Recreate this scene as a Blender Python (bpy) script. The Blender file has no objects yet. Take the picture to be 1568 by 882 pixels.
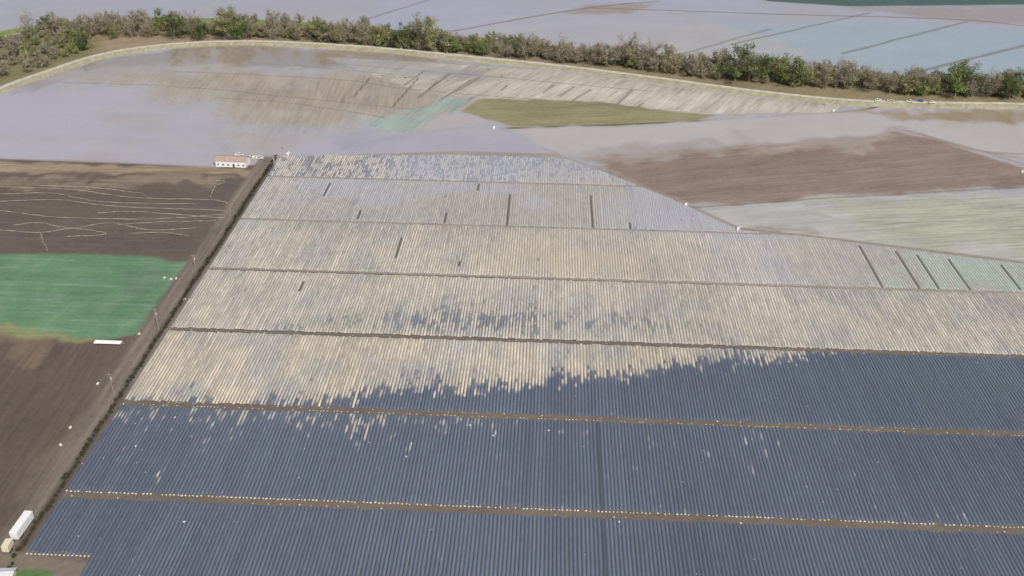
import bpy, math, random
import numpy as np
from mathutils import Vector, Matrix
random.seed(4); np.random.seed(4)
sc=bpy.context.scene
# ---------------------------------------------------------------- camera (surveyed)
W0,H0,FPX=1568.,882.,1500.
HC=240.
PITCH=math.radians(30.17); YAW=0.0377; ROLL=0.012
fw=Vector((-math.sin(YAW),math.cos(YAW),0)); R0=Vector((math.cos(YAW),math.sin(YAW),0)); Z=Vector((0,0,1))
F=fw*math.cos(PITCH)-Z*math.sin(PITCH); U0=fw*math.sin(PITCH)+Z*math.cos(PITCH)
R=R0*math.cos(ROLL)+U0*math.sin(ROLL); U=-R0*math.sin(ROLL)+U0*math.cos(ROLL)
cam=bpy.data.cameras.new("camera"); co=bpy.data.objects.new("camera",cam); sc.collection.objects.link(co)
m=Matrix(((R.x,U.x,-F.x,0),(R.y,U.y,-F.y,0),(R.z,U.z,-F.z,HC),(0,0,0,1))); co.matrix_world=m
cam.sensor_width=36; cam.lens=36*FPX/W0; cam.clip_start=1; cam.clip_end=60000
sc.camera=co
def G(px,py):
    """survey point -> ground coordinates in metres"""
    d=F*FPX+R*(px-W0/2)-U*(py-H0/2)
    t=HC/-d.z
    return (d.x*t,d.y*t)
def GP(pts): return [G(*p) for p in pts]
# ---------------------------------------------------------------- light
sc.view_settings.view_transform='Standard'; sc.view_settings.look='None'; sc.view_settings.exposure=0
EL=math.radians(46); AZ=math.radians(150)
wd=bpy.data.worlds.new("World"); sc.world=wd; wd.use_nodes=True
nt=wd.node_tree; bg=nt.nodes['Background']; sky=nt.nodes.new('ShaderNodeTexSky')
sky.sky_type='NISHITA'; sky.sun_disc=False; sky.sun_elevation=EL; sky.sun_rotation=AZ
sky.dust_density=5; sky.air_density=1.0
nt.links.new(sky.outputs[0],bg.inputs[0]); bg.inputs[1].default_value=0.13
sl=bpy.data.lights.new("sun","SUN"); sl.energy=3.2; sl.angle=math.radians(0.6); sl.color=(1,.972,.935)
so=bpy.data.objects.new("sun",sl); sc.collection.objects.link(so)
sd=Vector((math.sin(AZ)*math.cos(EL),math.cos(AZ)*math.cos(EL),math.sin(EL)))
so.rotation_euler=sd.to_track_quat('Z','Y').to_euler()
# ---------------------------------------------------------------- helpers
def S(r,g,b,k=1.0):
    a=np.array([r,g,b])/255.
    a=np.where(a<=.04045,a/12.92,((a+.055)/1.055)**2.4)
    return a*k
def hsh(i,j,s):
    v=np.sin(i*127.1+j*311.7+s*74.7)*43758.5453
    return v-np.floor(v)
def vn(x,y,s=0):
    xi=np.floor(x); yi=np.floor(y); fx=x-xi; fy=y-yi
    fx=fx*fx*(3-2*fx); fy=fy*fy*(3-2*fy)
    a=hsh(xi,yi,s);b=hsh(xi+1,yi,s);c=hsh(xi,yi+1,s);d=hsh(xi+1,yi+1,s)
    return (a*(1-fx)+b*fx)*(1-fy)+(c*(1-fx)+d*fx)*fy
def fbm(x,y,s=0,o=4):
    r=0;a=.5;t=0
    for k in range(o):
        r=r+a*vn(x*2**k,y*2**k,s+k*13); t+=a; a*=.5
    return r/t
def ss(a,b,x):
    t=np.clip((x-a)/(b-a),0,1); return t*t*(3-2*t)
def seg_d(X,Y,a,b):
    dx,dy=b[0]-a[0],b[1]-a[1]; L=dx*dx+dy*dy+1e-9
    t=np.clip(((X-a[0])*dx+(Y-a[1])*dy)/L,0,1)
    return np.hypot(X-a[0]-t*dx,Y-a[1]-t*dy)
def sdpoly(X,Y,P):
    d=np.full(X.shape,1e9); ins=np.zeros(X.shape,bool); n=len(P)
    for i in range(n):
        a=P[i];b=P[(i+1)%n]
        d=np.minimum(d,seg_d(X,Y,a,b))
        if a[1]!=b[1]:
            c=((a[1]>Y)!=(b[1]>Y))&(X<(b[0]-a[0])*(Y-a[1])/(b[1]-a[1])+a[0]); ins^=c
    return np.where(ins,-d,d)
def catmull(P,n=8):
    P=[np.array(p,float) for p in P]; Q=[2*P[0]-P[1]]+P+[2*P[-1]-P[-2]]; out=[]
    for i in range(1,len(Q)-2):
        for k in range(n):
            t=k/n
            out.append(.5*((2*Q[i])+(-Q[i-1]+Q[i+1])*t+(2*Q[i-1]-5*Q[i]+4*Q[i+1]-Q[i+2])*t*t+(-Q[i-1]+3*Q[i]-3*Q[i+1]+Q[i+2])*t**3))
    out.append(P[-1]); return [tuple(p) for p in out]
def link(o,parent=None):
    sc.collection.objects.link(o)
    if parent: o.parent=parent
    return o
def mesh_np(name,V,Q,cols=None,attrs=None,mat=None,smooth=False):
    me=bpy.data.meshes.new(name); n=len(V); q=len(Q)
    me.vertices.add(n); me.vertices.foreach_set('co',V.astype(np.float32).ravel())
    me.loops.add(q*4); me.loops.foreach_set('vertex_index',Q.astype(np.int32).ravel())
    me.polygons.add(q); me.polygons.foreach_set('loop_start',np.arange(0,q*4,4,dtype=np.int32))
    me.polygons.foreach_set('loop_total',np.full(q,4,dtype=np.int32))
    me.update(calc_edges=True)
    if cols is not None:
        a=me.attributes.new('Col','FLOAT_COLOR','POINT'); c=np.ones((n,4),np.float32); c[:,:3]=cols
        a.data.foreach_set('color',c.ravel())
    for k,v in (attrs or {}).items():
        if v.ndim==2:
            a=me.attributes.new(k,'FLOAT_VECTOR','POINT'); a.data.foreach_set('vector',v.astype(np.float32).ravel())
        else:
            a=me.attributes.new(k,'FLOAT','POINT'); a.data.foreach_set('value',v.astype(np.float32))
    if mat: me.materials.append(mat)
    if smooth: me.polygons.foreach_set('use_smooth',np.ones(q,bool))
    o=bpy.data.objects.new(name,me); return o
class NB:
    def __init__(s,name):
        s.m=bpy.data.materials.new(name); s.m.use_nodes=True; s.t=s.m.node_tree; s.b=s.t.nodes['Principled BSDF']
    def n(s,t,**k):
        x=s.t.nodes.new(t)
        for a,b in k.items(): setattr(x,a,b)
        return x
    def l(s,a,b): s.t.links.new(a,b)
    def attr(s,nm,out='Fac'):
        x=s.n('ShaderNodeAttribute'); x.attribute_name=nm; return x.outputs[out]
    def math(s,op,a,b=None,c=None):
        x=s.n('ShaderNodeMath',operation=op)
        for i,v in enumerate((a,b,c)):
            if v is None: continue
            if isinstance(v,(int,float)): x.inputs[i].default_value=v
            else: s.l(v,x.inputs[i])
        return x.outputs[0]
    def noise(s,vec,scale,detail=3,rough=.55):
        x=s.n('ShaderNodeTexNoise'); x.inputs['Scale'].default_value=scale; x.inputs['Detail'].default_value=detail; x.inputs['Roughness'].default_value=rough
        if vec is not None: s.l(vec,x.inputs['Vector'])
        return x.outputs[0]
    def vscale(s,vec,f):
        x=s.n('ShaderNodeVectorMath',operation='SCALE'); s.l(vec,x.inputs[0])
        if isinstance(f,(int,float)): x.inputs['Scale'].default_value=f
        else: s.l(f,x.inputs['Scale'])
        return x.outputs[0]
    def vmul(s,vec,v):
        x=s.n('ShaderNodeVectorMath',operation='MULTIPLY'); s.l(vec,x.inputs[0]); x.inputs[1].default_value=v; return x.outputs[0]
    def pos(s): return s.n('ShaderNodeNewGeometry').outputs['Position']
def ground_mat(name,water=False):
    b=NB(name); P=b.pos()
    st=b.noise(b.vmul(b.attr('suv','Vector'),(.50,.03,1)),1.0,4,.65)
    st2=b.noise(b.vmul(b.attr('suv','Vector'),(.09,.012,1)),1.0,3,.6)
    st=b.math('ADD',b.math('MULTIPLY',b.math('SUBTRACT',st,.5),1.5),b.math('SUBTRACT',st2,.5))
    st=b.math('MULTIPLY',st,b.attr('samp'))
    n1=b.math('MULTIPLY',b.math('SUBTRACT',b.noise(P,.03,6,.6),.5),.40)
    n2=b.math('MULTIPLY',b.math('SUBTRACT',b.noise(P,.35,5,.7),.5),.60)
    wet=b.attr('wet')
    damp=b.math('SUBTRACT',1.0,b.math('MULTIPLY',wet,.72))
    n=b.math('ADD',st,b.math('MULTIPLY',b.math('ADD',n1,n2),damp))
    n=b.math('ADD',n,b.math('MULTIPLY',b.math('SUBTRACT',b.noise(b.vmul(P,(.5,1.2,1)),.02,6,.6),.5),.24))
    f=b.math('ADD',n,1.0)
    if water: f=b.math('MULTIPLY',f,b.math('SUBTRACT',1.0,b.math('MULTIPLY',wet,.10)))
    b.l(b.vscale(b.attr('Col','Color'),f),b.b.inputs['Base Color'])
    r=b.math('SUBTRACT',.94,b.math('MULTIPLY',wet,.92)); b.l(r,b.b.inputs['Roughness'])
    if water:
        b.b.inputs['IOR'].default_value=1.8
        b.l(b.math('MULTIPLY',wet,.5),b.b.inputs['Specular IOR Level'])
        bm=b.n('ShaderNodeBump'); bm.inputs['Strength'].default_value=.02; bm.inputs['Distance'].default_value=.03
        b.l(b.noise(P,1.2,3),bm.inputs['Height']); b.l(bm.outputs[0],b.b.inputs['Normal'])
    else:
        b.b.inputs['Specular IOR Level'].default_value=.25
        bm=b.n('ShaderNodeBump'); bm.inputs['Strength'].default_value=.5; bm.inputs['Distance'].default_value=.25
        b.l(b.noise(P,1.3,5,.7),bm.inputs['Height']); b.l(bm.outputs[0],b.b.inputs['Normal'])
    return b.m
def plain(name,col,rough=.7,var=.25,scale=3.,metal=0):
    b=NB(name); tc=b.n('ShaderNodeTexCoord').outputs['Object']
    f=b.math('ADD',1-var/2,b.math('MULTIPLY',b.noise(tc,scale,4),var))
    rgb=b.n('ShaderNodeRGB'); rgb.outputs[0].default_value=(*col,1)
    b.l(b.vscale(rgb.outputs[0],f),b.b.inputs['Base Color']); b.b.inputs['Roughness'].default_value=rough; b.b.inputs['Metallic'].default_value=metal
    return b.m
def colmat(name,rough=.8,spec=.3,var=.25,scale=1.):
    b=NB(name); P=b.pos()
    f=b.math('ADD',1-var/2,b.math('MULTIPLY',b.noise(P,scale,4,.65),var))
    b.l(b.vscale(b.attr('Col','Color'),f),b.b.inputs['Base Color']); b.b.inputs['Roughness'].default_value=rough
    b.b.inputs['Specular IOR Level'].default_value=spec
    return b.m
# ---------------------------------------------------------------- ground painting
def axis(lo,hi,st,far):
    a=list(np.arange(lo,hi+.01,st)); d=st*2; x=a[-1]; pos=[]
    while x<far: x+=d; d*=1.35; pos.append(x)
    d=st*2; x=a[0]; neg=[]
    while x>-far: x-=d; d*=1.35; neg.append(x)
    return np.array(neg[::-1]+a+pos)
ax=axis(-570,600,1.5,14000); ay=axis(170,1120,1.5,14000)
GX,GY=np.meshgrid(ax,ay,indexing='ij'); X=GX.ravel(); Y=GY.ravel(); N=len(X)
wx=(fbm(X/40,Y/40,1)-.5)*30+(fbm(X/9,Y/14,5)-.5)*12; wy=(fbm(X/40,Y/40,2)-.5)*50+(fbm(X/9,Y/14,6)-.5)*22
col=np.tile(S(168,161,157),(N,1)); wet=np.full(N,.9); samp=np.zeros(N); suv=np.stack([X,Y,0*X],1)
def mask(pts,soft=1.5,warp=0.):
    return ss(-soft,soft,-sdpoly(X+wx*warp,Y+wy*warp,GP(pts)))
def lmask(pts,w,soft=1.2,warp=0.,sm=True):
    P=GP(pts); 
    if sm and len(P)>2: P=catmull(P,6)
    d=np.full(N,1e9)
    for a,b in zip(P[:-1],P[1:]): d=np.minimum(d,seg_d(X+wx*warp,Y+wy*warp,a,b))
    return 1-ss(w/2-soft*.5,w/2+soft,d)
def paint(mk,c=None,w=None,sa=None,dirpts=None,amt=1.):
    global col,wet,samp,suv
    k=mk*amt
    if c is not None: col=col*(1-k[:,None])+S(*c)[None]*k[:,None]
    if w is not None: wet=wet*(1-k)+w*k
    if sa is not None: samp=samp*(1-k)+sa*k
    if dirpts is not None:
        a,b=GP(dirpts); d=np.array([b[0]-a[0],b[1]-a[1]]); d/=np.hypot(*d)
        s=k>.01; u=-X*d[1]+Y*d[0]; v=X*d[0]+Y*d[1]
        suv[s,0]=u[s]; suv[s,1]=v[s]
far=ss(1150,1700,Y)
paint(np.ones(N),(160,156,163),.97)
n=fbm(X/120,Y/200,9); paint(ss(.5,.7,n),(158,149,143),.8,amt=.6)
paint(mask([(640,60),(900,15),(1050,20),(1150,60),(1100,110)],20,1),(162,155,152),.8,amt=.6)
paint(mask([(1060,70),(1130,35),(1400,35),(1700,60),(1700,140),(1300,110)],14,1.),(144,160,165),.8,amt=.75)
paint(mask([(930,55),(1130,45),(1240,75),(1200,98),(1000,95)],14,1.),(168,159,149),.8,amt=.6)
paint(mask([(1290,12),(1600,8),(1700,40),(1500,36)],8,.5),(136,125,119),.4,amt=.75)
paint(mask([(860,20),(900,6),(1000,8),(960,22)],5,.5),(134,120,108),.3,amt=.8)
paint(mask([(1160,-4),(1175,2),(1300,10),(1700,6),(1700,-80),(900,-80)],4),(66,86,82),.1)
for pts,w in (([(690,48),(900,12),(1010,2)],3.0),([(900,12),(1200,22),(1470,30),(1600,44)],2.8),([(1120,68),(1330,20)],2.4),([(1290,82),(1480,33)],2.8),([(1395,112),(1600,62)],3.6),([(560,30),(720,-20)],2),([(1000,95),(1180,44)],1.6)):
    paint(lmask(pts,w,1.5,.06),(104,100,90),.2,amt=.8)
paint(far,(110,112,88),.1)
paint(mask([(-400,90),(-100,62),(40,58),(60,62),(30,75),(-400,260)],4,.3),(120,112,92),.1)
belt=[(-300,190),(-100,120),(0,72),(60,40),(150,38),(300,32),(450,38),(560,46),(650,56),(750,64),(850,77),(1000,94),(1150,107),(1300,118),(1450,126),(1600,133),(2000,155),
      (2000,180),(1600,164),(1300,158),(1150,142),(1000,122),(850,103),(700,88),(560,75),(420,67),(330,67),(240,73),(150,88),(60,118),(0,140),(-300,260)]
paint(mask(belt,2),(120,110,86),.05,.5,[(0,100),(200,60)])
paint(mask([(0,132),(60,108),(150,78),(150,60),(60,45),(-200,100),(-200,180)],6,.5),(104,104,70),.05,amt=.8)
paint(mask([(160,62),(230,52),(420,55),(430,64),(330,64),(240,70),(170,80)],3,.3),(134,119,100),.05,amt=.9)
inner=[(-300,262),(0,141),(60,119),(150,89),(240,74),(330,68),(420,68),(560,76),(700,89),(850,104),(1000,123),(1150,143),(1300,158),(2000,178),(2000,500),(-300,260)]
mi=mask(inner,2)
paint(mi,(164,158,159),.97)
paint(mask([(0,138),(150,90),(330,68),(560,76),(700,92),(540,104),(300,98),(100,124)],8,.8),(142,128,108),1.,amt=.85)  # tree reflections beside the levee, painted into the water as darker brown
paint(mask([(60,118),(240,96),(420,100),(300,112),(120,136)],8,1.2),(166,154,142),1.,amt=.7)
paint(mask([(100,122),(300,104),(640,112),(760,150),(640,185),(560,202),(420,195),(250,150)],18,1.4),(152,142,126),.5,.6,[(300,150),(330,110)],amt=.9)
paint(mask([(230,120),(520,118),(640,140),(600,170),(450,165)],16,1.6),(140,129,112),.35,.8,amt=.6)
paint(mask([(320,190),(560,185),(640,205),(520,225),(380,215)],12,1.6),(160,155,149),.8,.5,amt=.6)
paint(mask([(40,140),(130,140),(330,205),(320,240),(0,235),(-300,240)],22,1.2),(168,162,167),1.0,amt=.8)
paint(mi*ss(.52,.72,fbm(X/70,Y/45,71)),(160,148,134),None,amt=.45)
DB=[(868,158),(905,134)]
st=mask([(500,88),(700,98),(860,110),(1010,130),(1150,148),(1290,160),(1270,172),(1090,175),(980,164),(740,150),(640,140),(540,104)],2,.12)
paint(st,(158,152,139),.3,.85,DB)
paint(mask([(700,125),(860,122),(1100,148),(1280,164),(1270,172),(1090,174),(980,164),(740,150)],4,.3),(166,160,147),.2,amt=.7)
paint(mask([(500,86),(720,98),(760,118),(620,116),(520,104)],8,.8),(148,145,145),.7,.7,amt=.7)
for a in [(600,165,640,120),(640,150,690,112),(672,155,722,122),(700,140,735,118),(768,138,778,130),(832,142,848,130),(856,148,880,132),(872,157,905,137),(943,162,968,138),(975,164,985,158),(690,170,725,148),(620,130,650,108),(655,138,670,124),(540,150,566,120)]:
    paint(lmask([(a[0],a[1]),(a[2],a[3])],.9,.9),(78,72,62),.1,amt=.85)
for pts in ([(90,126),(300,135),(640,168)],[(250,108),(520,122),(640,138),(980,164)],[(500,96),(760,118),(1000,140)],[(330,150),(450,158),(600,182)],[(380,96),(500,104),(640,118)]):
    paint(lmask(pts,1.3,1.2,.05),(122,116,104),.2,amt=.7)
for P in ([(560,190),(600,178),(665,180),(630,204),(565,202)],[(660,155),(690,146),(720,152),(690,172),(650,168)],[(610,170),(650,160),(665,172),(640,180)]):
    paint(mask(P,3,.3),(136,154,143),.4,.7,[(600,200),(665,150)],amt=.8)
paint(mask([(655,178),(740,186),(760,196),(640,206)],5,.5),(164,156,148),.6,amt=.8)
paint(mask([(735,150),(860,152),(1100,176),(1060,186),(850,196),(790,196),(740,182),(700,172)],2,.2),(124,119,90),.03,.6,[(760,190),(1060,184)])
paint(mask([(740,152),(860,154),(1000,168),(760,168)],5,.4),(110,105,80),.03,amt=.6)
paint(lmask([(760,197),(860,194),(1060,186),(1290,172),(1345,163)],2.6,1.2),(92,86,72),.05)
paint(lmask([(640,206),(700,196),(760,196)],2,1.2),(140,130,118),.2)
rb=mask([(790,200),(1100,184),(1330,168),(2000,176),(2000,330),(1700,280),(1380,200),(1100,224),(890,244),(850,236)],4,.3)
paint(rb,(174,166,159),1.)
paint(mask([(1290,166),(2000,178),(2000,200),(1600,190),(1380,182)],5,.7),(146,130,104),1.,amt=.85)  # brown of the mirrored trees below the right-hand levee, put into the water colour
paint(mask([(1060,318),(1350,299),(2000,268),(2000,450),(1568,402),(1250,364),(1132,350)],2,.2),(164,160,153),.7,.6,[(1100,330),(1500,300)])
paint(mask([(1290,330),(1568,290),(2000,270),(2000,440),(1568,398),(1400,375)],14,1.4),(148,150,127),.35,.9,[(1100,330),(1500,310)],amt=.75)
paint(mask([(1180,345),(1240,347),(1250,353),(1150,352)],3,.5),(120,112,92),.2,amt=.6)
bf=mask([(880,243),(1100,226),(1370,202),(1440,215),(1568,256),(2000,340),(1560,280),(1350,299),(1060,317),(940,264)],3,.3)
paint(bf,(122,107,97),.12,.6,[(960,262),(1400,222)])
paint(mask([(880,236),(1100,218),(1380,196),(1420,208),(1100,236),(920,254)],8,1.3),(150,141,133),.6,amt=.75)
paint(mask([(900,262),(1000,240),(1300,215),(1240,262),(1060,300)],20,1),(113,99,89),.1,amt=.5)
for k in range(5):
    paint(lmask([(1370+k*9,196+k*2),(1470+k*6,222+k*2),(1600,262-k*6)],1.5,1.2,.03),(146,137,128) if k%2 else (120,108,98),.3,amt=.7)
paint(lmask([(830,228),(900,250),(1050,313),(1130,350)],2.6,1.2,.02),(128,117,106),.1)
paint(lmask([(1130,350),(1250,363),(1400,381),(1568,402),(1700,420)],2.2,1.2),(112,112,98),.1)
paint(lmask([(1060,318),(1200,308),(1350,299),(1600,284)],1.6,1.2,.03),(100,100,84),.1,amt=.7)
paint(mask([(430,232),(560,205),(640,206),(780,200),(860,236),(930,262),(850,275),(440,240)],8,.9),(160,156,160),.9)
paint(mask([(470,218),(560,206),(640,214),(560,228)],6,1.),(140,140,145),.6,.5,[(0,0),(10,-1)],amt=.6)
XL=G(188,614)[0]
paint(mask([(436,240),(700,232),(855,236),(925,262),(1040,308),(1130,350),(1250,363),(1568,402),(2400,500),(4200,1700),(-900,1700),(-380,1300),(20,855)],1.2),(100,91,81),.05,.3,[(0,0),(10,-1)])
paint(mask([(436,240),(700,232),(855,236),(925,262),(1040,308),(1130,350),(1250,363),(1568,402),(2400,440),(1568,452),(860,428),(315,410)],1.2),(136,128,118),.2)
land=[(-500,244),(0,243),(200,250),(330,256),(425,250),(434,238),(20,860),(-380,1470),(-2500,1900),(-1500,500)]
paint(mask(land,2),(88,77,68),.03)
tl=mask([(-900,246),(0,245),(200,252),(330,258),(418,255),(300,388),(-900,380)],1.5,.05)
paint(tl,(88,79,72),.05,.5,[(0,300),(300,304)])
paint(mask([(-900,244),(0,244),(200,250),(400,258),(380,270),(200,262),(-900,262)],2.5,.5),(138,124,103),.1,.9,amt=.85)
paint(mask([(-900,268),(0,268),(250,264),(360,280),(300,288),(0,283),(-900,283)],4,1.),(122,109,93),.1,1.0,amt=.75)
paint(mask([(-900,386),(60,387),(235,393),(300,402),(235,470),(205,522),(0,521),(-900,520)],2,.22),(86,118,88),.02,.5,[(0,440),(300,446)])
gm=mask([(-900,386),(60,387),(235,393),(300,402),(235,470),(205,522),(0,521),(-900,520)],2,.22)
paint(gm*ss(.45,.75,fbm(X/7,Y/16,61)),(102,126,98),.02,amt=.5)
for k in range(9):
    y0=398+k*13+random.uniform(-3,3); x0=random.uniform(-20,160)
    paint(lmask([(x0,y0),(x0+60,y0+1),(x0+random.uniform(90,150),y0+3)],.5,.8)*gm,(120,138,122),.05,amt=.5)
paint(mask([(200,392),(300,402),(255,446),(225,440)],4,1.2),(86,104,88),.02,amt=.5)
paint(mask([(-900,503),(0,503),(70,515),(150,521),(150,527),(-900,524)],2,.5),(132,126,88),.02,amt=.7)
bl=mask([(-900,528),(0,527),(130,527),(240,505),(100,690),(20,790),(-100,930),(-900,930)],1.5,.05)
paint(bl,(86,76,68),.03,.6,[(20,800),(150,590)])
paint(mask([(-900,526),(0,526),(90,530),(60,545),(-900,548)],3,.8),(112,98,80),.03,amt=.6)
paint(mask([(130,600),(165,560),(190,560),(140,650),(60,760),(40,760)],4,1.2),(108,97,84),.03,amt=.65)
def roadx(off,w,c,sa=.4,amt=1.,soft=1.,y0=190,y1=None):
    y1=y1 or G(430,240)[1]
    xx=X-(XL+off)+ (fbm(X*0,Y/30,3)-.5)*1.5
    mk=(1-ss(w/2-soft,w/2+soft,np.abs(xx)))*(1-ss(y1-4,y1+4,Y))
    paint(mk,c,.02,sa,[(20,850),(425,240)],amt)
roadx(-8,9,(100,91,82),.8)
roadx(-5.8,1.4,(122,111,100),.4,.7,.6)
roadx(-9.4,1.4,(122,111,100),.4,.7,.6)
roadx(-2.4,2.2,(52,48,44),.3,.9)
paint(mask([(-300,842),(10,842),(130,862),(140,900),(-300,1000)],1.5),(112,103,90),.03,.3)
paint(mask([(24,872),(80,870),(88,900),(0,900)],.5,.05),(82,106,64),.02,.4)
GV=np.stack([X,Y,np.zeros(N)],1)
nx,ny=len(ax),len(ay)
I=np.arange(nx*ny).reshape(nx,ny)
Q=np.stack([I[:-1,:-1],I[1:,:-1],I[1:,1:],I[:-1,1:]],-1).reshape(-1,4)
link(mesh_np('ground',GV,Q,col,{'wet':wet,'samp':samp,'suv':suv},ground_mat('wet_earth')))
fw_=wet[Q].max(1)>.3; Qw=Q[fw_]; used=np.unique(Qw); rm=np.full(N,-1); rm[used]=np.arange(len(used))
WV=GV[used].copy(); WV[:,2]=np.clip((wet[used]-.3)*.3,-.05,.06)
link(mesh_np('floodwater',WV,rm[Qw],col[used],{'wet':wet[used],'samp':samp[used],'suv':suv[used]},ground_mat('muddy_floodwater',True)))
# ---------------------------------------------------------------- mulched bed fields
PITCHB=1.38
CY=[G(560,232)[1],G(860,282)[1],G(860,349)[1],G(860,427)[1],G(860,523)[1],G(860,640)[1],G(860,785)[1],G(80,854)[1],120.]
gap=[1.2,.6,.6,.9,1.0,1.35,1.6,1.5]
TB=sorted(GP([(430,236),(850,236),(925,262),(1040,308),(1130,350),(1250,362),(1400,382),(1568,402),(2400,500)]))
tbx=[p[0] for p in TB]; tby=[p[1] for p in TB]
bx=XL+.9+PITCHB*np.arange(410)
bedmat=NB('mulch_film_and_silt'); b=bedmat; P=b.pos()
f=b.math('ADD',.76,b.math('MULTIPLY',b.noise(b.vmul(P,(1.,.4,1)),1.3,5,.75),.48))
b.l(b.vscale(b.attr('Col','Color'),f),b.b.inputs['Base Color']); b.l(b.attr('rgh'),b.b.inputs['Roughness'])
bm=b.n('ShaderNodeBump'); bm.inputs['Strength'].default_value=.35; bm.inputs['Distance'].default_value=.08
b.l(b.noise(P,2.2,3),bm.inputs['Height']); b.l(bm.outputs[0],b.b.inputs['Normal'])
def gx(p): return G(*p)[0]
yb=GP([(150,640),(200,622),(400,618),(500,610),(600,598),(700,592),(800,583),(900,579),(1000,566),(1100,554),(1200,545),(1300,530),(1500,508)]); yb.sort()
darkl=[((553,322),(548,336)),((682,326),(677,342)),((732,282),(730,292)),((782,298),(783,350)),((906,300),(907,350)),((504,280),(500,300)),((616,364),(608,395)),((1316,376),(1348,444)),((1372,385),(1402,445)),((1405,390),(1440,446)),((1450,396),(1500,450)),((1530,405),(1568,445)),((963,340),(968,352)),((704,400),(700,408)),((466,430),(452,446))]
darkw=[(G(*a)[0],G(*a)[1],G(*b_)[1]) for a,b_ in darkl]
hw=PITCHB/2
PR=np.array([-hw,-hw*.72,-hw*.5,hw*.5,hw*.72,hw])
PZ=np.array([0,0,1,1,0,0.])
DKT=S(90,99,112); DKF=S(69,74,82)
for k in range(7):
    Y1=CY[k]-gap[k]; Y0=CY[k+1]+gap[k+1]
    sel=bx
    y1=np.minimum(Y1,np.interp(sel,tbx,tby)-1.)
    ok=y1-Y0>2; sel=sel[ok]; y1=y1[ok]
    if len(sel)==0: continue
    y0=Y0+np.random.rand(len(sel))*1.0; y1=y1-np.random.rand(len(sel))*1.0
    if k==6: y0=np.where(sel>G(134,860)[0],130.,y0)
    nyb=max(3,int((Y1-Y0)/1.4)); 
    if k==6: nyb=90
    t=np.linspace(0,1,nyb)
    YY=y0[:,None]+(y1-y0)[:,None]*t[None]; XX=np.repeat(sel[:,None],nyb,1)
    bi=np.repeat(np.round((sel-XL)/PITCHB)[:,None],nyb,1)
    rn=hsh(bi,0*bi,3.); rn2=vn(bi*.35,YY*0+5,8)
    nA=vn(bi*.8,YY/6,11); nB=fbm(bi*.11,YY/20,21,4); nC=fbm(bi*.03,YY/60,31,3); nD=vn(bi*.9,YY/2.8,17); nE=hsh(bi,np.floor(YY/3.3+rn*9),5)
    nF=fbm(bi*.45,YY/7,51,3)
    noi=.16*nA+.22*nB+.20*nD+.10*rn+.14*nE+.18*nF
    cov=np.full(XX.shape,1.4); flood=np.zeros(XX.shape); tint=np.zeros(XX.shape)
    cream=S(181,172,155); furr=S(140,136,129); grey=S(166,162,155)
    if k==4:
        d=YY-np.interp(XX,[p[0] for p in yb],[p[1] for p in yb]); cov=.5+d/26.+.34*(nC-.5)
        cov=np.minimum(cov,.86+.2*ss(10,30,d))
        cov=cov-.5*ss(-12,-28,d)
        cream=S(187,175,153)
    elif k==5:
        xe=gx((800,650)); cov=.24*ss(CY[5]-34,CY[5]-2,YY)*(1-ss(xe-60,xe+60,XX))+.14
        cov+=.05*ss(CY[5]-30,CY[5],YY)
    elif k>5: cov=np.full(XX.shape,.05)
    elif k==3:
        yc=np.interp(XX,*zip(*sorted(GP([(330,494),(600,492),(850,492),(1150,505),(1568,520)]))))
        wv=ss(gx((330,500)),gx((520,500)),XX)*(1-ss(gx((1050,500)),gx((1230,500)),XX))
        cov=1.02-.36*np.exp(-((YY-yc)/14)**2)*wv-.15*ss(.45,.7,nC)
    elif k==2:
        cov=.96-.1*ss(.4,.7,nC)
        flood=.55*ss(gx((1050,400)),gx((1180,400)),XX)+.5*ss(CY[2]-14,CY[2],YY)*ss(.3,.5,nC)
        tint=ss(gx((1330,420)),gx((1370,420)),XX)*ss(.35,.6,nB)
    elif k==1:
        cov=np.full(XX.shape,.88); flood=.34+.3*ss(.4,.6,nC); cream=S(166,159,147); furr=S(136,131,124)
        flood=np.maximum(flood,.9*ss(gx((900,300)),gx((990,300)),XX))
        flood=flood*ss(gx((385,330)),gx((480,330)),XX)+.1
    elif k==0:
        flood=ss(gx((530,255)),gx((640,255)),XX)*.75+.12; cream=S(184,176,160)
        cov=np.full(XX.shape,.86)-.25*ss(.4,.6,nC)
        cov=cov+(nE-.5)*.5*ss(gx((480,255)),gx((560,255)),XX)
    mk=ss(.40,.60,cov+(noi-.5)*1.9)
    if k>=5: mk=ss(.44,.62,cov+(noi-.5)*1.6)*.65
    q=ss(.3,.65,nB)[...,None]
    top=grey[None,None]*(1-q)+cream[None,None]*q
    top=top*(.82+.20*rn+.26*(nA-.5)+.34*(nC-.5)+.26*(nE-.5)+.14*(nF-.5))[...,None]
    if k in (2,3):
        w=np.exp(-((XX-gx((880,400)))/55)**2-((YY-G(880,400)[1])/22)**2)[...,None]*.6
        top=top*(1-w)+S(184,169,142)*w
    dk=DKT[None,None]*(.88+.14*rn+.12*rn2+.36*(nC-.5)+.16*(nD-.5)+.10*(nE-.5))[...,None]
    if k>=3 and k<=4:
        g=(ss(gx((1180,600)),gx((1450,600)),XX)*ss(.35,.6,nB)*.4)[...,None]; dk=dk*(1-g)+S(84,104,98)*g
    if k<=3: dk=S(122,126,130)[None,None]*(.85+.3*rn)[...,None]
    ct=dk*(1-mk[...,None])+top*mk[...,None]
    mf=np.clip(ss(.3,.9,cov),0,1)[...,None]
    if k==4: mf=ss(-6,14,d+16*(nB-.5))[...,None]
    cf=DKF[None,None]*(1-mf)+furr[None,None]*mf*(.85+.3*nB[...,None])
    fl=np.clip(flood,0,1)[...,None]
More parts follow.
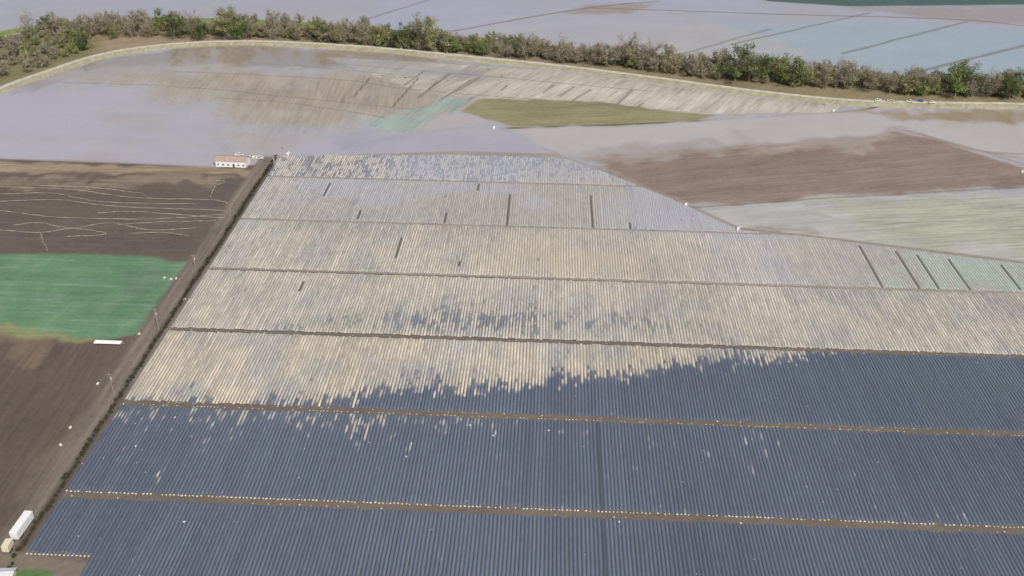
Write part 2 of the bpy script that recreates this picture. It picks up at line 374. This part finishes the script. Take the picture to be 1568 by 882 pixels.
    wc=S(156,153,150)[None,None]+(S(155,156,164)-S(156,153,150))[None,None]*ss(.4,.6,nC)[...,None]
    ct=ct*(1-.6*fl)+wc*.6*fl; cf=cf*(1-.85*fl)+wc*.90*.85*fl
    tt=tint[...,None]*.5; ct=ct*(1-tt)+S(146,170,155)*tt; cf=cf*(1-tt)+S(122,143,134)*tt
    hz=.22*(1-.65*np.clip(flood,0,1)); dm=np.zeros(XX.shape)
    for x,ya,yb_ in darkw:
        lo,hi=min(ya,yb_),max(ya,yb_)
        w=((np.abs(XX-x)<PITCHB*.5)&(YY>lo)&(YY<hi)).astype(float); dm=np.maximum(dm,w)
    if k>=5: dm=np.maximum(dm,(np.abs(XX-gx((920,700)))<PITCHB*.5)*.6)
    hz=hz*(1-.9*dm); e=dm[...,None]
    dkc=S(88,82,74) if k<5 else S(56,58,62)
    ct=ct*(1-e)+dkc*e; cf=cf*(1-.5*e)+dkc*.5*e
    nbd=len(sel)
    wob=(vn(bi*.2,YY/30,41)-.5)*.4
    V=np.zeros((nbd,nyb,6,3)); C=np.zeros((nbd,nyb,6,3)); Rr=np.zeros((nbd,nyb,6))
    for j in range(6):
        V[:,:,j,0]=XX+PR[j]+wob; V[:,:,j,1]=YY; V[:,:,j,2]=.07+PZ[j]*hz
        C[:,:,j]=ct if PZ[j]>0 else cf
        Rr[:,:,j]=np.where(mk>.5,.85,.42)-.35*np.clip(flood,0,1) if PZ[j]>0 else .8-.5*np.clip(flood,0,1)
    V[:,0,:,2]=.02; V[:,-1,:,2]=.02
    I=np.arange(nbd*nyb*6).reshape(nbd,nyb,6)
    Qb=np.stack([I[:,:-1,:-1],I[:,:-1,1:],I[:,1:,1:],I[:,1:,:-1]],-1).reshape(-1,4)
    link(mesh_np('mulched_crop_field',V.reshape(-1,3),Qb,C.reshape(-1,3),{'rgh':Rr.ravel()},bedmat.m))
# ---------------------------------------------------------------- simple mesh builder
class MB:
    def __init__(s): s.v=[];s.f=[];s.m=[];s.mats=[]
    def mi(s,mat):
        if mat not in s.mats: s.mats.append(mat)
        return s.mats.index(mat)
    def poly(s,pts,mat):
        i=len(s.v); s.v+=[tuple(p) for p in pts]; s.f.append(tuple(range(i,i+len(pts)))); s.m.append(s.mi(mat))
    def box(s,c,d,mat,top=(1,1)):
        x,y,z=c; a,b_,h=d[0]/2,d[1]/2,d[2]; i=len(s.v)
        for zz,fx,fy in ((z,1,1),(z+h,top[0],top[1])):
            for sx,sy in ((-1,-1),(1,-1),(1,1),(-1,1)): s.v.append((x+sx*a*fx,y+sy*b_*fy,zz))
        for q in ((0,3,2,1),(4,5,6,7),(0,1,5,4),(1,2,6,5),(2,3,7,6),(3,0,4,7)):
            s.f.append(tuple(i+k for k in q)); s.m.append(s.mi(mat))
    def cyl(s,p0,p1,r0,r1,mat,n=8):
        p0=Vector(p0);p1=Vector(p1); d=(p1-p0).normalized(); a=d.orthogonal().normalized(); c=d.cross(a); i=len(s.v)
        for p,r in ((p0,r0),(p1,r1)):
            for k in range(n):
                t=2*math.pi*k/n; s.v.append(tuple(p+a*math.cos(t)*r+c*math.sin(t)*r))
        for k in range(n):
            s.f.append((i+k,i+(k+1)%n,i+n+(k+1)%n,i+n+k)); s.m.append(s.mi(mat))
        s.f.append(tuple(i+k for k in range(n))[::-1]); s.m.append(s.mi(mat))
        s.f.append(tuple(i+n+k for k in range(n))); s.m.append(s.mi(mat))
    def mesh(s,name):
        me=bpy.data.meshes.new(name); me.from_pydata(s.v,[],s.f); 
        for m_ in s.mats: me.materials.append(m_)
        me.polygons.foreach_set('material_index',s.m); me.update(); return me
    def obj(s,name,loc=(0,0,0),rz=0,parent=None):
        o=bpy.data.objects.new(name,s.mesh(name)); o.location=loc; o.rotation_euler=(0,0,rz); return link(o,parent)
white=plain('white_paint',(.66,.66,.64),.5,.15); cream_=plain('cream_paint',(.56,.50,.36),.5,.2)
dark=plain('dark_rubber',(.03,.03,.03),.7); wood=plain('weathered_wood',(.24,.21,.18),.9,.5)
redroof=plain('faded_red_roof',(.34,.25,.21),.7,.6,.6); metal=plain('galvanised_metal',(.5,.5,.5),.5,.2)
glass=plain('window_glass',(.04,.05,.06),.1); sandb=plain('sandbag_fabric',(.55,.54,.50),.8,.3)
bluep=plain('blue_paint',(.06,.12,.25),.4); bark=plain('bark',(.17,.145,.115),.95,.5)
# ---------------------------------------------------------------- levees
lm=colmat('levee_gravel_and_grass',.95,.1,.7,.35)
def levee(pts,h,wt,ws,ctop,cs1,cs2,name):
    P=catmull(GP(pts),30); V=[];C=[]; n=len(P)
    offs=[-wt/2-ws,-wt/2-ws*.5,-wt/2-.3,-wt/2+.3,0,wt/2-.3,wt/2+.3,wt/2+ws*.5,wt/2+ws]
    hz=[-.05,h*.5,h*.95,h,h+.05,h,h*.95,h*.5,-.05]
    for i,p in enumerate(P):
        a=P[max(0,i-1)];b_=P[min(n-1,i+1)]; d=Vector((b_[0]-a[0],b_[1]-a[1])).normalized(); nr=Vector((-d.y,d.x))
        for j,(o,z) in enumerate(zip(offs,hz)):
            jit=random.uniform(-.6,.6) if j in(0,1,7,8) else random.uniform(-.2,.2)
            V.append((p[0]+nr.x*(o+jit),p[1]+nr.y*(o+jit),z))
            c=np.array(S(*ctop)) if 3<=j<=5 else (np.array(S(*cs1)) if j<3 else np.array(S(*cs2)))
            if j==4: c=c*.86
            C.append(c*random.uniform(.8,1.15))
    V=np.array(V);C=np.array(C); I=np.arange(n*9).reshape(n,9)
    Q=np.stack([I[:-1,:-1],I[1:,:-1],I[1:,1:],I[:-1,1:]],-1).reshape(-1,4)
    return link(mesh_np(name,V,Q,C,None,lm,True))
LV=[(-500,420),(-300,268),(-120,190),(0,139),(60,117),(150,88),(240,73),(330,67),(420,67),(560,75),(700,88),(850,103),(1000,122),(1150,142),(1300,157),(1440,161),(1568,163),(2000,172)]
levee(LV,2.2,4.2,4.2,(178,174,162),(138,134,112),(112,116,80),'levee')
levee([(-200,95),(-60,65),(40,46),(150,38),(300,32),(450,37),(560,46),(650,56),(750,64),(850,77),(1000,93),(1150,106),(1300,117),(1450,125),(1600,132),(2000,152)],2.2,3.0,4.0,(122,126,86),(100,114,66),(100,114,66),'levee')
# ---------------------------------------------------------------- trees
lmb=NB('foliage'); lmb.l(lmb.attr('Col','Color'),lmb.b.inputs['Base Color']); lmb.b.inputs['Roughness'].default_value=.8; lmb.b.inputs['Specular IOR Level'].default_value=.15
_tr=lmb.n('ShaderNodeBsdfTranslucent'); lmb.l(lmb.attr('Col','Color'),_tr.inputs['Color']); _mx=lmb.n('ShaderNodeMixShader'); _mx.inputs[0].default_value=.3
lmb.l(lmb.b.outputs[0],_mx.inputs[1]); lmb.l(_tr.outputs[0],_mx.inputs[2]); lmb.l(_mx.outputs[0],lmb.t.nodes['Material Output'].inputs['Surface'])
LM=lmb.m
def tree_mesh(name,seed,h,cw,c1,c2,dens=1.,leaf=.55,bare=False,low=.15):
    r=random.Random(seed); V=[];Fc=[];MI=[];CC=[]
    def cyl(p0,p1,r0,r1,n=5):
        p0=Vector(p0);p1=Vector(p1); d=(p1-p0).normalized(); a=d.orthogonal().normalized(); c=d.cross(a); i=len(V)
        for p,rr in ((p0,r0),(p1,r1)):
            for k in range(n):
                t=2*math.pi*k/n; V.append(p+a*math.cos(t)*rr+c*math.sin(t)*rr); CC.append((.13,.105,.08))
        for k in range(n): Fc.append((i+k,i+(k+1)%n,i+n+(k+1)%n,i+n+k)); MI.append(0)
    tr=.022*h; p=Vector((0,0,0)); pts=[p]
    for k in range(4):
        p=p+Vector((r.uniform(-.04,.04)*h,r.uniform(-.04,.04)*h,h*.19)); pts.append(p)
    for k in range(4): cyl(pts[k],pts[k+1],tr*(1-k*.22),tr*(1-(k+1)*.22),6)
    ends=[]
    nl=16 if not bare else 26
    for k in range(nl):
        t=r.uniform(.15,1)*4*.98; i=int(t); base=pts[i].lerp(pts[i+1],t-i)
        ang=r.uniform(0,6.28); zc=base.z/h; spread=cw*.5*r.uniform(.5,1.05)*(1.1-max(0,zc-.4)*1.1)
        e=Vector((math.cos(ang)*spread,math.sin(ang)*spread,min(h*.98,base.z+h*r.uniform(.08,.3)))); e.x+=base.x;e.y+=base.y
        mid=base.lerp(e,.5)+Vector((0,0,h*.03)); rr=tr*.4
        cyl(base,mid,rr,rr*.6,4); cyl(mid,e,rr*.6,rr*.2,4); ends+=[e,mid,base.lerp(e,.75)]
        for _ in range(4 if bare else 1):
            e2=e+Vector((r.uniform(-1,1),r.uniform(-1,1),r.uniform(.2,1.2)))*h*.11; cyl(mid.lerp(e,.6),e2,rr*.3,rr*.12,3); ends.append(e2)
    ends.append(pts[-1]+Vector((0,0,h*.1)))
    for _ in range(int(6*dens)): 
        a=r.uniform(0,6.28); ends.append(Vector((math.cos(a)*cw*.42*r.random(),math.sin(a)*cw*.42*r.random(),h*r.uniform(low,.5))))
    for e in ends:
        if r.random()<.12: continue
        cr=cw*r.uniform(.09,.19); tone=r.uniform(.55,1.35); mixc=r.random()
        nlf=int((30 if not bare else 13)*dens)
        for _ in range(nlf):
            g=Vector((r.gauss(0,1),r.gauss(0,1),r.gauss(0,.8)))
            g=g.normalized()*cr*(r.random()**.45)
            c=e+g
            if c.z<.2: c.z=.2+r.random()*.6
            nn=(g.normalized()*1.2+Vector((r.uniform(-1,1),r.uniform(-1,1),r.uniform(0,1.5)))).normalized()
            a=nn.orthogonal().normalized(); b2=nn.cross(a); sz=leaf*r.uniform(.5,1.2); i=len(V)
            if bare: s1,s2=sz*1.3,sz*.35
            else: s1,s2=sz,sz*.7
            V.extend([c-a*s1*.5,c-b2*s2*.5,c+a*s1*.5,c+b2*s2*.5])
            q=[ (c1[j]*(1-mixc)+c2[j]*mixc)*tone*r.uniform(.8,1.2) for j in range(3)]
            CC.extend([q]*4); Fc.append((i,i+1,i+2,i+3)); MI.append(1)
    me=bpy.data.meshes.new(name); me.from_pydata([tuple(v) for v in V],[],Fc); me.materials.append(bark); me.materials.append(LM)
    me.polygons.foreach_set('material_index',MI)
    a=me.attributes.new('Col','FLOAT_COLOR','POINT'); c=np.ones((len(V),4),np.float32); c[:,:3]=np.array(CC); a.data.foreach_set('color',c.ravel()); me.update()
    return me
GR=(S(122,132,80),S(102,116,68)); DG=(S(82,98,60),S(104,116,70)); BR=(S(164,155,134),S(146,137,114)); OL=(S(150,148,104),S(134,134,94)); YG=(S(164,164,112),S(144,150,96)); GB=(S(158,151,134),S(140,134,114))
big=[tree_mesh('cottonwood_crown',10+i,18,17,*c,dens=1.4,leaf=.85) for i,c in enumerate([GR,DG,OL,DG])]
bareT=[tree_mesh('bare_tree_crown',20+i,17,12,*BR,dens=1.,leaf=.6,bare=True) for i in range(3)]
shr=[tree_mesh('willow_crown',30+i,9,9,*c,dens=1.,leaf=.7,low=.05) for i,c in enumerate([OL,GB,GR,YG,OL,BR,GB])]
shrb=[tree_mesh('bare_willow_crown',50+i,9.5,8,*c,dens=1.6,leaf=.6,bare=True,low=.05) for i,c in enumerate([BR,GB,BR])]
def put(name,me,x,y,s,parent=None,sz=1.,rz=None):
    o=bpy.data.objects.new(name,me); o.location=(x,y,-.05); o.rotation_euler=(0,0,random.uniform(0,6.28) if rz is None else rz); o.scale=(s*random.uniform(.9,1.1),s*random.uniform(.9,1.1),s*sz); return link(o,parent)
prom=[(46,56,1.1,'b'),(70,52,.8,'g'),(145,54,1.0,'b'),(268,60,1.15,'g'),(298,60,1.3,'b'),(312,62,.9,'g'),(352,62,1.35,'g'),(368,62,1.05,'g'),(385,60,.95,'b'),(452,62,.9,'b'),(492,66,1.0,'g'),(515,66,1.,'b'),(555,70,1.1,'b'),(626,76,1.05,'g'),(650,78,1.4,'g'),(610,76,.9,'g'),(690,82,.8,'g'),(806,92,1.2,'b'),(862,97,1.15,'b'),(962,102,1.45,'b'),(1000,108,1.25,'b'),(1125,124,1.45,'g'),(1145,126,1.1,'b'),(1162,125,1.15,'g'),(1212,132,1.3,'g'),(1228,133,1.1,'b'),(1292,137,1.2,'b'),(1390,145,1.1,'b'),(1462,147,1.4,'g'),(1480,148,1.2,'g'),(1512,150,1.1,'b'),(1545,152,1.15,'g'),(1440,146,.9,'b'),(132,76,.8,'g'),(20,88,.9,'b'),(200,58,.8,'b'),(230,58,.85,'b'),(420,62,.9,'b'),(1260,136,1.,'b'),(1330,141,1.05,'b'),(740,86,.8,'g'),(905,100,.9,'b'),(1060,116,1.,'b'),(770,90,.8,'b'),(1415,146,.9,'b'),(1362,144,.9,'b'),(175,60,.7,'g')]
for i,(px,py,s,t) in enumerate(prom):
    x,y=G(px,py); me=big[i%4] if t=='g' else bareT[i%3]
    put('cottonwood_tree' if t=='g' else 'leafless_tree',me,x,y,s*1.02,sz=1.08)
th=bpy.data.objects.new('riverside_thicket',None); link(th)
bl_=catmull(GP([(60,60),(150,60),(260,59),(450,62),(560,71),(650,79),(850,96),(1000,113),(1100,123),(1300,140),(1568,154),(2000,167)]),20)
cum=0
for i in range(len(bl_)-1):
    a=np.array(bl_[i]);b_=np.array(bl_[i+1]); L=np.hypot(*(b_-a)); cum+=L
    nrm=np.array([-(b_-a)[1],(b_-a)[0]])/L
    gappy=a[0]<G(430,62)[0]
    while cum>0:
        cum-=1.6 if not gappy else 1.9
        t=random.random(); p=a+(b_-a)*t+nrm*(random.uniform(0,27) if not gappy else random.uniform(6,34))
        v=vn(np.array(p[0]/22.),np.array(p[1]/40.),77)
        me=random.choice(shr if random.random()<(.1+.6*v) else shrb)
        put('willow',me,p[0],p[1],random.uniform(.45,1.4),th,sz=random.uniform(.95,1.35))
PL=GP([(-250,170),(-60,95),(0,68),(60,50),(150,58),(150,76),(80,104),(0,128),(-250,235)])
xs=[p[0] for p in PL]; ys=[p[1] for p in PL]; c=0
while c<210:
    x=random.uniform(min(xs),max(xs)); y=random.uniform(min(ys),max(ys))
    if sdpoly(np.array([x]),np.array([y]),PL)[0]<-4:
        put('willow',random.choice(shr+shrb[:2]),x,y,random.uniform(.5,1.05),th); c+=1
wd_=bpy.data.objects.new('ditch_weeds',None); link(wd_)
weed=tree_mesh('weed_clump',91,1.2,1.6,S(84,78,56),S(70,72,48),dens=.5,leaf=.3,low=.05)
yy=200.
while yy<G(430,240)[1]:
    yy+=random.uniform(.8,3.2)
    put('weed',weed,XL-2.3+random.uniform(-.7,.7),yy,random.uniform(.5,1.1),wd_)
# ---------------------------------------------------------------- sandbags at bed ends
def lump(mb,x,y,z,s,mat):
    a=random.uniform(0,3.14); ca,sa=math.cos(a),math.sin(a)
    i=len(mb.v); rings=((.0,.8),(.45,1.),(.85,.6))
    for zz,rr in rings:
        for k in range(6):
            t=k*math.pi/3; u=math.cos(t)*s*rr*.65; w=math.sin(t)*s*rr*.42
            mb.v.append((x+u*ca-w*sa,y+u*sa+w*ca,z+zz*s*.5))
    for r_ in range(2):
        for k in range(6): mb.f.append((i+r_*6+k,i+r_*6+(k+1)%6,i+r_*6+6+(k+1)%6,i+r_*6+6+k)); mb.m.append(mb.mi(mat))
    mb.f.append(tuple(i+12+k for k in range(6))); mb.m.append(mb.mi(mat))
for ci,side,pr,s in ((5,-1,.42,.5),(5,1,.12,.45),(6,1,.9,.66),(6,-1,.08,.5),(4,-1,.10,.4),(3,1,.06,.4)):
    mb=MB()
    for x in bx:
        if random.random()<pr*(.55+.9*vn(np.array(x/9.),np.array(ci*3.),7)): lump(mb,x+random.uniform(-.2,.2),CY[ci]+side*(gap[ci]-.35)+random.uniform(-.2,.2),.02,s*random.uniform(.7,1.2),sandb)
    mb.obj('sandbag_row')
mb=MB()
for x in bx[bx<G(134,860)[0]]: lump(mb,x,CY[7]+1.2,.02,.62,sandb)
mb.obj('sandbag_row')
mb=MB()
for _ in range(120):
    x=random.uniform(XL,XL+430); y=random.uniform(200,CY[4]); lump(mb,x,y,.24,random.uniform(.25,.45),sandb)
for px,py in ((282,800),(630,680),(622,700),(948,800),(1134,802),(208,684),(755,668),(840,660),(1098,646),(268,640),(720,652)):
    x,y=G(px,py); lump(mb,x,y,.2,.8,sandb)
mb.obj('field_litter')
# ---------------------------------------------------------------- poles
def pole(px,py,h):
    x,y=G(px,py); mb=MB(); mb.cyl((0,0,0),(0,0,h),.22,.14,wood,8); mb.box((0,0,h-1.0),(2.6,.14,.18),wood)
    mb.box((0,0,h-2.0),(1.6,.14,.14),wood)
    for k in (-1.15,-.5,.5,1.15): mb.cyl((k,0,h-.82),(k,0,h-.5),.07,.04,glass,6)
    mb.cyl((.36,0,h-3.4),(.36,0,h-2.5),.2,.2,metal,8)
    mb.obj('utility_pole',(x,y,0),.05)
pole(243,505,11.5); pole(175,606,11.5); pole(299,410,8); pole(421,263,11); pole(434,246,9)
# ---------------------------------------------------------------- vehicles
def box_trailer(x,y,rz,L,Wd,Hh,mat,name):
    mb=MB(); z0=1.0
    mb.box((0,0,z0),(Wd,L,Hh),mat); mb.box((0,0,z0-.18),(Wd*.9,L*.98,.17),metal)
    for k in range(int(L/1.2)):
        yy=-L/2+.6+k*1.2
        for s in (-1,1): mb.box((s*(Wd/2+.02),yy,z0+.1),(.03,.06,Hh-.2),metal)
    for s in (-1,1):
        mb.box((s*Wd*.24,-L/2-.03,z0+.1),(Wd*.44,.04,Hh-.25),mat); mb.cyl((s*.15,-L/2-.08,z0+.2),(s*.15,-L/2-.08,z0+Hh-.3),.03,.03,metal,5)
        for yw in (-L*.34,-L*.34+1.2): mb.cyl((s*Wd*.34,yw,.5),(s*Wd*.5,yw,.5),.5,.5,dark,12)
        mb.box((s*Wd*.3,L*.3,0),(.15,.15,z0-.2),metal)
    for k in range(5): mb.box((0,-L/2+L*(k+.5)/5,z0+Hh),(Wd*.96,.07,.04),metal)
    return mb.obj(name,(x,y,0),rz)
x,y=G(36,812); box_trailer(x,y,-.03,10.5,2.7,3.0,white,'box_trailer')
x,y=G(14,842); box_trailer(x,y,.05,3.8,2.3,2.3,cream_,'cargo_trailer')
def car(x,y,rz,paint_,pickup=False,z=0):
    mb=MB(); mb.box((0,0,.45),(1.85,4.7,.55),paint_,(.96,.97)); 
    if pickup:
        mb.box((0,.5,1.0),(1.75,1.8,.7),glass,(.85,.75)); mb.box((0,.5,1.7),(1.45,1.3,.05),paint_)
        for s in (-1,1): mb.box((s*.86,-1.35,1.),(.08,1.8,.28),paint_)
        mb.box((0,-2.25,1.),(1.62,.08,.28),paint_); mb.box((0,-1.35,.99),(1.6,1.7,.03),dark)
    else:
        mb.box((0,-.3,1.0),(1.75,2.9,.6),glass,(.82,.68)); mb.box((0,-.3,1.6),(1.42,1.95,.05),paint_)
    for sx in (-1,1):
        for yy in (-1.45,1.45): mb.cyl((sx*.7,yy,.36),(sx*.95,yy,.36),.36,.36,dark,12)
        mb.box((sx*.65,2.3,.65),(.35,.06,.16),white)
    mb.obj('pickup_truck' if pickup else 'parked_car',(x,y,z),rz)
for px,py,pt,pk in ((1343,159,white,True),(1362,160,cream_,False),(1392,161,white,False),(1408,160,bluep,False),(1425,162,white,True),(398,243,white,True),(366,238,white,False),(388,240,cream_,True)):
    x,y=G(px,py); car(x,y,random.uniform(1.2,1.9),pt,pk,2.25 if px>1000 else 0)
# ---------------------------------------------------------------- buildings
def house(px,py,L,Wd,Hh,rz,wall,roof,name='farm_shed'):
    x,y=G(px,py); e=bpy.data.objects.new(name,None); e.location=(x,y,0); e.rotation_euler=(0,0,rz); link(e)
    a=MB(); a.box((0,0,0),(L,Wd,Hh),wall)
    for s in (-1,1): a.poly([(s*L/2,-Wd/2,Hh),(s*L/2,Wd/2,Hh),(s*L/2,0,Hh+Wd*.14)],wall)
    a.obj('walls',parent=e)
    r_=MB(); o=.5; rh=Wd*.14
    for s in (-1,1):
        r_.poly([(-L/2-o,s*(Wd/2+o),Hh-.1),(L/2+o,s*(Wd/2+o),Hh-.1),(L/2+o,0,Hh+rh+.12),(-L/2-o,0,Hh+rh+.12)],roof)
        r_.poly([(-L/2-o,s*(Wd/2+o),Hh-.25),(L/2+o,s*(Wd/2+o),Hh-.25),(L/2+o,s*(Wd/2+o),Hh-.1),(-L/2-o,s*(Wd/2+o),Hh-.1)],metal)
    r_.obj('roof',parent=e)
    w=MB(); k=-L/2+1.5
    while k<L/2-1:
        w.box((k,-Wd/2-.03,1.),(1.1,.05,.9),glass); k+=3.2
    w.box((L*.1,-Wd/2-.04,0),(1.1,.06,2.1),dark); w.obj('windows_and_door',parent=e)
house(357,252,19,8,4.2,-.04,white,redroof)
house(6,66,14,8,3.5,.3,white,metal,'farm_house'); house(-25,72,12,8,3.5,.1,cream_,redroof,'farm_house')
house(10,884,5,3.5,2.0,.1,cream_,metal)
def pump(px,py):
    x,y=G(px,py); mb=MB(); mb.box((0,0,0),(1.7,1.2,.2),metal); mb.box((-.2,0,.2),(1.0,.8,.9),white,(.92,.92)); mb.cyl((.6,0,.2),(.6,0,1.9),.16,.13,white,8); mb.cyl((.6,0,1.),(2.0,0,.2),.12,.12,metal,8)
    mb.obj('irrigation_pump',(x,y,.05),.3)
for p in ((756,196),(1130,351),(1050,314),(388,241),(441,236),(1276,170),(1565,264)): pump(*p)
x,y=G(166,527); mb=MB(); mb.box((0,0,.9),(12,2.3,.18),white)
for k in range(8): mb.cyl((-5.9,-.95+k*.27,1.22),(5.9,-.95+k*.27,1.22),.13,.13,white,6)
for sx in (-4,-2.8,4):
    for s in (-1,1): mb.cyl((sx,s*.8,.45),(sx,s*1.05,.45),.45,.45,dark,10)
mb.box((6.6,0,.8),(1.2,.12,.12),metal); mb.obj('pipe_trailer',(x,y,0),.0)
for px,py in ((93,682),(108,655),(150,588),(213,512),(283,458),(262,428),(252,426),(270,427)):
    x,y=G(px,py); mb=MB(); mb.box((0,0,.1),(1.2,.8,.4),sandb,(.95,.95)); mb.box((0,0,.0),(1.3,.9,.1),wood); mb.box((.2,0,.5),(.5,.5,.2),cream_,(.8,.8)); mb.obj('field_crate',(x,y,0),random.uniform(0,3))
# ---------------------------------------------------------------- drip lines on dark field
pale=colmat('pale_drip_hose',.6,.3,.9,.25)
def hose(pts,w):
    P=catmull(GP(pts),16); V=[];C=[]; 
    for i,p in enumerate(P):
        a=P[max(0,i-1)];b_=P[min(len(P)-1,i+1)]; d=Vector((b_[0]-a[0],b_[1]-a[1])).normalized(); jx=random.uniform(-.3,.3); ww=w*random.uniform(.2,1.1)
        cc=S(150,142,124)*random.uniform(.45,1.15)
        for s,z in ((-1,.02),(-.4,.16),(.4,.16),(1,.02)): V.append((p[0]-d.y*(s*ww/2)+jx,p[1]+d.x*(s*ww/2)+jx,z)); C.append(cc)
    I=np.arange(len(V)).reshape(-1,4); Q=np.stack([I[:-1,:-1],I[1:,:-1],I[1:,1:],I[:-1,1:]],-1).reshape(-1,4)
    link(mesh_np('irrigation_hose',np.array(V),Q,np.array(C),None,pale))
for pts in ([(0,286),(110,290),(200,302),(330,306)],[(0,308),(90,306),(180,316),(345,322)],[(0,322),(70,331),(130,334),(240,335),(340,328)],[(20,345),(60,341),(110,349),(170,341),(230,352),(300,349)],
            [(322,302),(330,285),(345,278),(322,276)],[(330,306),(350,312),(352,328),(345,334)],[(0,352),(60,356),(110,350),(160,356),(150,360),(100,362)],[(60,284),(140,287),(220,296)],[(0,297),(80,296),(160,309),(300,312)],[(62,356),(66,370),(74,383)],[(150,326),(210,324),(345,334)],[(180,344),(240,340),(330,338)],[(200,357),(250,356),(290,361)]):
    hose(pts,.65)
print('done',N)
